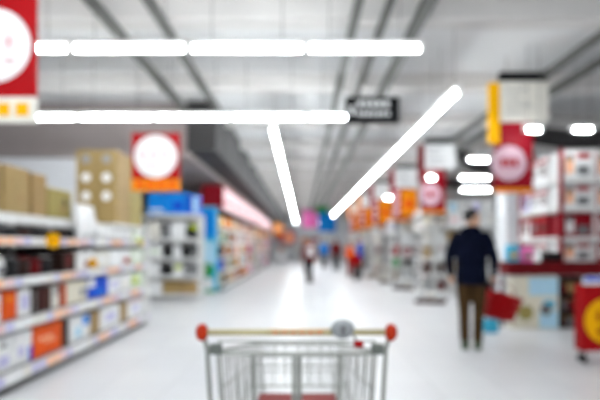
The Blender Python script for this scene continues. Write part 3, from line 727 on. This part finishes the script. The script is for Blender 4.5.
def person(label, loc, rot, height, arms, legs, top, bottom, shoes, hair='hair', hood=False, voxel=.016, group=None, longhair=False, top2=None, girth=1.0, turn=0):
    """local frame: facing +Y, x to the person's right; arms = ((elbow, wrist) right, left), legs = ((knee, ankle) right, left); built for 1.75 m"""
    s = height/1.75
    t = thing('person', label, 'person', loc, rot, group); t.scale = (s, s, s)
    V = Vector
    body = MB()
    g = girth
    body.loft([(0, 0, .84, .13*g, .09*g), (0, 0, .95, .165*g, .11*g), (0, 0, 1.08, .14*g, .095*g), (0, .0, 1.25, .165*g, .11*g), (0, 0, 1.38, .175*g, .10*g), (0, -.005, 1.45, .11, .07), (0, -.005, 1.49, .06, .055)], 18)
    body.tube([(0, -.005, 1.46), (0, .0, 1.52), (0, .012, 1.58)], [.062, .056, .055], 12)
    # head: skull, jaw, nose, ears
    hd = MB()
    hd.loft([(0, .045, 1.525, .03, .03), (0, .04, 1.54, .048, .05), (0, .03, 1.57, .062, .075), (0, .018, 1.61, .071, .092), (0, .012, 1.655, .076, .098), (0, .006, 1.70, .073, .095), (0, 0, 1.73, .055, .075), (0, 0, 1.748, .025, .035)], 18)
    hd.tube([(0, .098, 1.652), (0, .118, 1.618), (0, .103, 1.605)], [.009, .014, .012], 8)
    hd.tube([(-.018, .088, 1.575), (.018, .088, 1.575)], .010, 8)
    for sx in (-1, 1):
        hd.ellipsoid((sx*.079, .0, 1.63), (.012, .02, .032), 8, 6)
    rotm = Matrix.Rotation(turn, 3, 'Z')
    n0 = len(body.v)
    body.v += [tuple(rotm @ V(v)) for v in hd.v]; body.f += [tuple(i + n0 for i in f) for f in hd.f]
    jac = MB(); tro = MB()
    lo = .80 if hood else .86
    jac.loft([(0, 0, lo, .185*g, .135*g), (0, 0, .9, .19*g, .14*g), (0, 0, 1.06, .18*g, .13*g), (0, 0, 1.25, .195*g, .14*g), (0, -.005, 1.38, .2*g, .125*g), (0, -.01, 1.45, .14, .095), (0, -.005, 1.5, .075, .072)], 20)
    if hood:
        jac.ellipsoid((0, -.085, 1.46), (.115, .065, .075), 14, 8)
        jac.tube([(-.085, .05, 1.47), (-.10, -.05, 1.5), (0, -.11, 1.52), (.10, -.05, 1.5), (.085, .05, 1.47)], .03, 10)
    for sd, (el, wr) in zip((1, -1), arms):
        sh = V((sd*.185*g, -.005, 1.415)); el = V(el); wr = V(wr)
        body.tube([sh, sh.lerp(el, .5), el, el.lerp(wr, .4), wr], [.052, .046, .04, .036, .026], 10)
        jac.tube([V((sd*.1, -.005, 1.40)), sh, sh.lerp(el, .5), el, el.lerp(wr, .5), wr.lerp(el, .06)], [.072, .068, .066, .06, .055, .046], 12)
        hand(body, wr, (wr - el), sd, .55, V((-sd*.3, 1, 0)))
    for sd, (kn, an) in zip((1, -1), legs):
        hp = V((sd*.09, 0, .90)); kn = V(kn); an = V(an)
        body.tube([hp, hp.lerp(kn, .5), kn, kn.lerp(an, .35), an], [.082, .072, .054, .052, .036], 12)
        body.tube([an, an + V((0, .05, -.045)), an + V((0, .15, -.06))], [.036, .034, .022], 10)
        tro.tube([hp + V((0, 0, .03)), hp.lerp(kn, .5), kn, kn.lerp(an, .5), an + V((0, 0, .0))], [.098, .09, .072, .066, .062], 14)
        so = MB()
        so.rings([[an + V((x*.001*w_, y_, zz)) for x, w_, zz in ((-38, w1, -.088), (38, w1, -.088), (42, w1, -.06), (34, w1, -.06 + h1), (0, w1, -.06 + h1*1.35), (-34, w1, -.06 + h1), (-42, w1, -.06))] for y_, w1, h1 in ((-.065, .8, .05), (-.04, 1, .085), (.03, 1.0, .085), (.09, 1.1, .045), (.15, 1.05, .03), (.19, .7, .02))])
        so.build('shoe', pm(shoes), t, smooth=True)
    tro.loft([(0, 0, .80, .14*g, .10*g), (0, 0, .90, .17*g, .122*g), (0, 0, 1.0, .165*g, .115*g)], 18)
    remesh(body, 'body', min(voxel, .0075 if voxel < .014 else voxel), mat('skin', s2l(*PAL['skin']), .5), t, 3)
    j = remesh(jac, 'jacket', voxel, mat(top + '_cloth', s2l(*PAL[top]), .9, var=.15, scale=14, spec=.05), t, 5)
    remesh(tro, 'trousers', voxel, mat(bottom + '_cloth', s2l(*PAL[bottom]), .9, var=.15, scale=14, spec=.05), t, 4)
    ha = MB()
    ha.loft([(0, -.03, 1.60 if not longhair else 1.44, .06, .05), (0, -.025, 1.64, .084, .082), (0, -.012, 1.69, .086, .098), (0, -.005, 1.735, .068, .085), (0, 0, 1.762, .035, .045)], 16)
    hv = MB(); hv.v = [tuple(rotm @ V(v)) for v in ha.v]; hv.f = ha.f
    remesh(hv, 'hair', .012, mat('hair_' + hair, s2l(*PAL[hair]), .6, var=.3, scale=40, bump=.4), t, 3)
    for sx in (-1, 1):
        ey = MB().ellipsoid((0, 0, 0), (.011, .008, .009), 8, 6)
        ey.v = [tuple(rotm @ (V(v) + V((sx*.031, .092, 1.643)))) for v in ey.v]
        ey.build('eye', pm('black'), t, smooth=True)
    if top2:
        B(-.12, .12, -.165, -.14, 1.02, 1.36).build('back_pack', pm(top2), t, bevel=.02)
    return t

stand = (((.10, .01, .49), (.105, -.02, .09)), ((-.10, .01, .49), (-.105, -.02, .09)))
walk = (((.10, .13, .50), (.10, -.02, .10)), ((-.10, -.02, .49), (-.10, -.22, .12)))
armdown = (((.26, -.03, 1.13), (.28, .05, .87)), ((-.26, -.03, 1.13), (-.28, .05, .87)))
MX, MD = (470 - VX)*6.55/F, 6.5
# shopper in navy jacket: facing away, head turned right, basket in the right hand
man = person('shopper in a dark navy hooded jacket and brown trousers holding a red basket', (MX, MD, 0), R(-24), 1.74,
       (((.27, .06, 1.13), (.25, .30, .90)), ((-.27, -.02, 1.13), (-.265, .10, .90))),
       (((.085, .05, .50), (.075, -.0, .09)), ((-.085, .0, .49), (-.07, -.06, .09))), 'navy', 'khaki', 'shoe', hood=True, voxel=.011, turn=R(-58), girth=1.03)

# red shopping basket hanging from the right hand
hx = man.location + Matrix.Rotation(R(-24), 3, 'Z') @ Vector((.25, .385, .80))
bt = thing('shopping_basket', 'red plastic shopping basket carried by the shopper', 'basket', (hx.x, hx.y, .35), R(14))
bt.rotation_euler = (R(8), R(12), R(14))
def basket(t):
    w0, w1, e0, e1, h = .18, .215, .12, .145, .32
    B(-w0, w0, -e0, e0, 0, .008).build('bottom', pm('crimson'), t)
    def wall(p0, p1, q0, q1):     # slatted wall: bottom edge p0-p1, top edge q0-q1
        m = MB()
        p0, p1, q0, q1 = map(Vector, (p0, p1, q0, q1))
        for k in range(6):
            f = (k + .5)/6.2
            m.tube([p0.lerp(q0, f), p1.lerp(q1, f)], .019, 6)
        for k in range(7):
            f = k/6
            m.tube([p0.lerp(p1, f), q0.lerp(q1, f)], .012, 6)
        m.build('wall', pm('red'), t)
    a = [(-w0, -e0, .012), (w0, -e0, .012), (w0, e0, .012), (-w0, e0, .012)]
    c = [(-w1, -e1, h), (w1, -e1, h), (w1, e1, h), (-w1, e1, h)]
    for k in range(4): wall(a[k], a[(k+1) % 4], c[k], c[(k+1) % 4])
    MB().tube(c + [c[0]], .015, 8).build('rim', pm('red'), t)
    MB().tube([(-.2, 0, h), (-.17, 0, h + .08), (-.05, 0, h + .135), (.05, 0, h + .135), (.17, 0, h + .08), (.2, 0, h)], .009, 8).build('handle', pm('crimson'), t)
basket(bt)
# cyan carrier bag on the floor behind the shopper
d = 7.7; x = (491 - VX)*d/F
o = MB().loft([(0, 0, 0, .10, .07), (0, 0, .02, .115, .075), (0, 0, .14, .11, .06), (0, 0, .2, .12, .03)], 16).build('carrier_bag', pm('cyan'), None, smooth=True, loc=(x, d, 0))
tag(o, 'small cyan carrier bag on the floor beyond the red basket', 'bag')
for sy in (-.02, .02): MB().tube([(-.05, sy, .19), (-.03, sy, .27), (.03, sy, .27), (.05, sy, .19)], .006, 6).build('handle', pm('cyan'), o)

def far(px, py, rot, ht, top, bottom, label, legs=walk, arms=armdown, **k):
    d = F*H/(py - VY)
    return person(label, ((px - VX)*d/F, d, 0), rot, ht, arms, legs, top, bottom, 'black', voxel=.018, group='shoppers far down the aisle', **k)
far(309, 283, R(20), 1.62, 'deepred', 'black', 'far shopper in dark red top with white bag walking mid aisle', top2='white')
far(360, 278, R(70), 1.64, 'blue', 'dark', 'far shopper in a bright blue jacket at the right', legs=stand)
far(350, 276, R(-60), 1.50, 'orange', 'crimson', 'far shopper in an orange top beside the blue jacket', legs=stand)
far(336, 271, R(0), 1.68, 'deepred', 'dark', 'farther shopper in a dark red jacket seen from behind')
far(324, 268, R(10), 1.66, 'sky', 'navy', 'farthest shopper in a light blue jacket at aisle middle')
far(356, 280, R(200), 1.12, 'red', 'black', 'small child in red standing in front of the blue-jacketed shopper', legs=stand)

# ------------------------------------------------------------------ shopping cart in the foreground
CD = 1.53
ct = thing('shopping_cart', 'empty wire shopping cart with red-knobbed handle in the foreground', 'cart', ((296.5 - VX)*CD/F, CD, 0), 0)
M_handle = mat('handle_cream', s2l(178, 168, 128), .45)
M_knob = mat('knob_red', s2l(168, 44, 14), .55, spec=.15)
M_seat = mat('seat_red', s2l(126, 22, 18), .55, spec=.15)
MB().tube([(-.262, 0, 1.026), (.262, 0, 1.026)], .0095, 12).build('handle', M_handle, ct, smooth=True)
MB().tube([(-.09, 0, 1.026), (.105, 0, 1.026)], .0105, 12).build('handle_sleeve', M_handle, ct, smooth=True)
for k in range(6): B(-.07 + k*.026, -.054 + k*.026, -.0125, -.009, 1.025, 1.029).build('lettering', pm('orange'), ct)
B(-.08, .095, -.002, .002, 1.0345, 1.037).build('printed_band', pm('peach'), ct)
for sx in (-1, 1):
    MB().ellipsoid((sx*.278, 0, 1.026), (.019, .022, .026), 14, 8).build('knob', M_knob, ct, smooth=True)
    br = MB().tube([(sx*.272, .012, 1.002), (sx*.268, .03, .97), (sx*.262, .05, .80), (sx*.25, .10, .40), (sx*.245, .14, .16)], .007, 10).build('side_post', M_zinc, ct, smooth=True)
    B(min(sx*.225, sx*.262), max(sx*.225, sx*.262), .02, .05, .955, .985).build('bracket', mat('bracket_grey', s2l(92, 98, 92), .5), br, bevel=.004)
RT = lambda y: .957 - (y - .05)*.15                # rim height along the basket
HWt = lambda y: .245 - (y - .05)*.065              # half width at the rim
HWb = lambda y: .205 - (y - .05)*.06
ZB = lambda y: .50 + (y - .05)*.05
ya, yb = .05, .95
MB().tube([(-HWt(ya), ya, RT(ya)), (-HWt(yb), yb, RT(yb)), (HWt(yb), yb, RT(yb)), (HWt(ya), ya, RT(ya))], .006, 8).build('rim', M_zinc, ct, smooth=True)
for sx in (-1, 1):
    m = MB()
    for k in range(19):
        y = ya + (yb - ya)*k/18
        m.tube([(sx*HWt(y), y, RT(y)), (sx*HWb(y), y, ZB(y))], .0022, 5)
    for f in (.25, .5, .75, 1):
        m.tube([(sx*(HWt(y)*(1-f) + HWb(y)*f), y, RT(y)*(1-f) + ZB(y)*f) for y in (ya, yb)], .0035, 6)
    m.build('side_panel', M_zinc, ct)
m = MB()
for k in range(11):
    u = -1 + 2*k/10
    m.tube([(u*HWt(yb), yb, RT(yb)), (u*HWb(yb), yb, ZB(yb))], .0022, 5)
for f in (.25, .5, .75, 1):
    w = HWt(yb)*(1-f) + HWb(yb)*f; z = RT(yb)*(1-f) + ZB(yb)*f
    m.tube([(-w, yb, z), (w, yb, z)], .0035, 6)
m.build('front_panel', M_zinc, ct)
m = MB()
for k in range(9):
    u = -1 + 2*k/8
    m.tube([(u*HWb(ya), ya, ZB(ya)), (u*HWb(yb), yb, ZB(yb))], .0024, 5)
for k in range(12):
    y = ya + (yb - ya)*k/11
    m.tube([(-HWb(y), y, ZB(y)), (HWb(y), y, ZB(y))], .003, 5)
m.build('bottom_grid', M_zinc, ct)
# hinged rear gate with two leg openings
m = MB()
zt, zl = .953, .79
m.tube([(-.24, ya, zt), (.24, ya, zt)], .0062, 8)
m.tube([(-.235, ya - .006, .992), (.235, ya - .006, .992)], .003, 6)
for x in (-.235, .235): m.tube([(x, ya - .006, .992), (x, ya, zt), (x*.86, ya, .51)], .005, 6)
for x in (-.132, .0, .132):
    m.tube([(x, ya, zt), (x*.95, ya, .51)], .0062, 8)
for x in (-.012, .012): m.tube([(x, ya, zt), (x, ya, zl)], .004, 6)
for sx in (-1, 1):
    for x in (.16, .185, .21): m.tube([(sx*x, ya, zt), (sx*x*.87, ya, .51)], .0022, 5)
    for x in (.033, .066, .1): m.tube([(sx*x, ya, zl), (sx*x*.9, ya, .51)], .0022, 5)
for z in (zl, .72, .61, .51): m.tube([(-.235 + (zt - z)*.07, ya, z), (.235 - (zt - z)*.07, ya, z)], .0035, 6)
m.build('rear_gate', M_zinc, ct)
for sx in (-1, 1):
    B(min(sx*.006, sx*.13), max(sx*.006, sx*.13), ya + .008, ya + .20, zl - .028, zl - .012).build('seat_flap', M_seat, ct, bevel=.005)
    B(min(sx*.006, sx*.13), max(sx*.006, sx*.13), ya - .012, ya - .004, zl - .09, zl - .004).build('seat_edge', M_seat, ct, bevel=.003)
m = MB()       # folding seat back
for k in range(9):
    x = -.16 + .04*k
    m.tube([(x, ya + .2, .80), (x, ya + .235, .935)], .002, 5)
for (yy, z) in ((ya + .2, .80), (ya + .217, .868), (ya + .235, .935)): m.tube([(-.165, yy, z), (.165, yy, z)], .0032, 6)
m.build('seat_back', M_zinc, ct)
# coin lock on the handle
lk = MB().ellipsoid((.135, -.002, 1.036), (.036, .03, .029), 16, 8).build('coin_lock', mat('lock_grey', s2l(146, 150, 152), .35, .2), ct, smooth=True)
B(.127, .143, -.035, -.025, 1.022, 1.05).build('coin_slot', pm('midgrey'), lk)
MB().tube([(.165, -.004, 1.02), (.178, -.005, 1.0), (.182, -.005, .985)], .004, 6).build('chain', M_zinc, lk)
B(.168, .196, -.012, .002, .984, 1.002).build('key', pm('red'), lk, bevel=.003)
# chassis and casters
m = MB()
for sx in (-1, 1):
    m.tube([(sx*.245, .14, .16), (sx*.20, .5, .16), (sx*.15, .95, .16)], .011, 8)
    m.tube([(sx*.15, .95, .16), (sx*.16, .80, .40), (sx*.17, .62, ZB(.62))], .009, 8)
m.tube([(-.245, .14, .16), (.245, .14, .16)], .010, 8); m.tube([(-.15, .95, .16), (.15, .95, .16)], .010, 8)
m.build('chassis', M_zinc, ct, smooth=True)
for (x, y) in ((-.245, .14), (.245, .14), (-.15, .93), (.15, .93)):
    cs = MB().tube([(x, y, .16), (x, y, .12)], .014, 10).build('caster', M_zinc, ct)
    for sx in (-1, 1): B(x + sx*.02 - .002, x + sx*.02 + .002, y - .015, y + .035, .055, .122).build('fork', M_zinc, cs)
    MB().tube([(x - .016, y + .02, .0625), (x + .016, y + .02, .0625)], .0625, 18).build('wheel', pm('black'), cs)
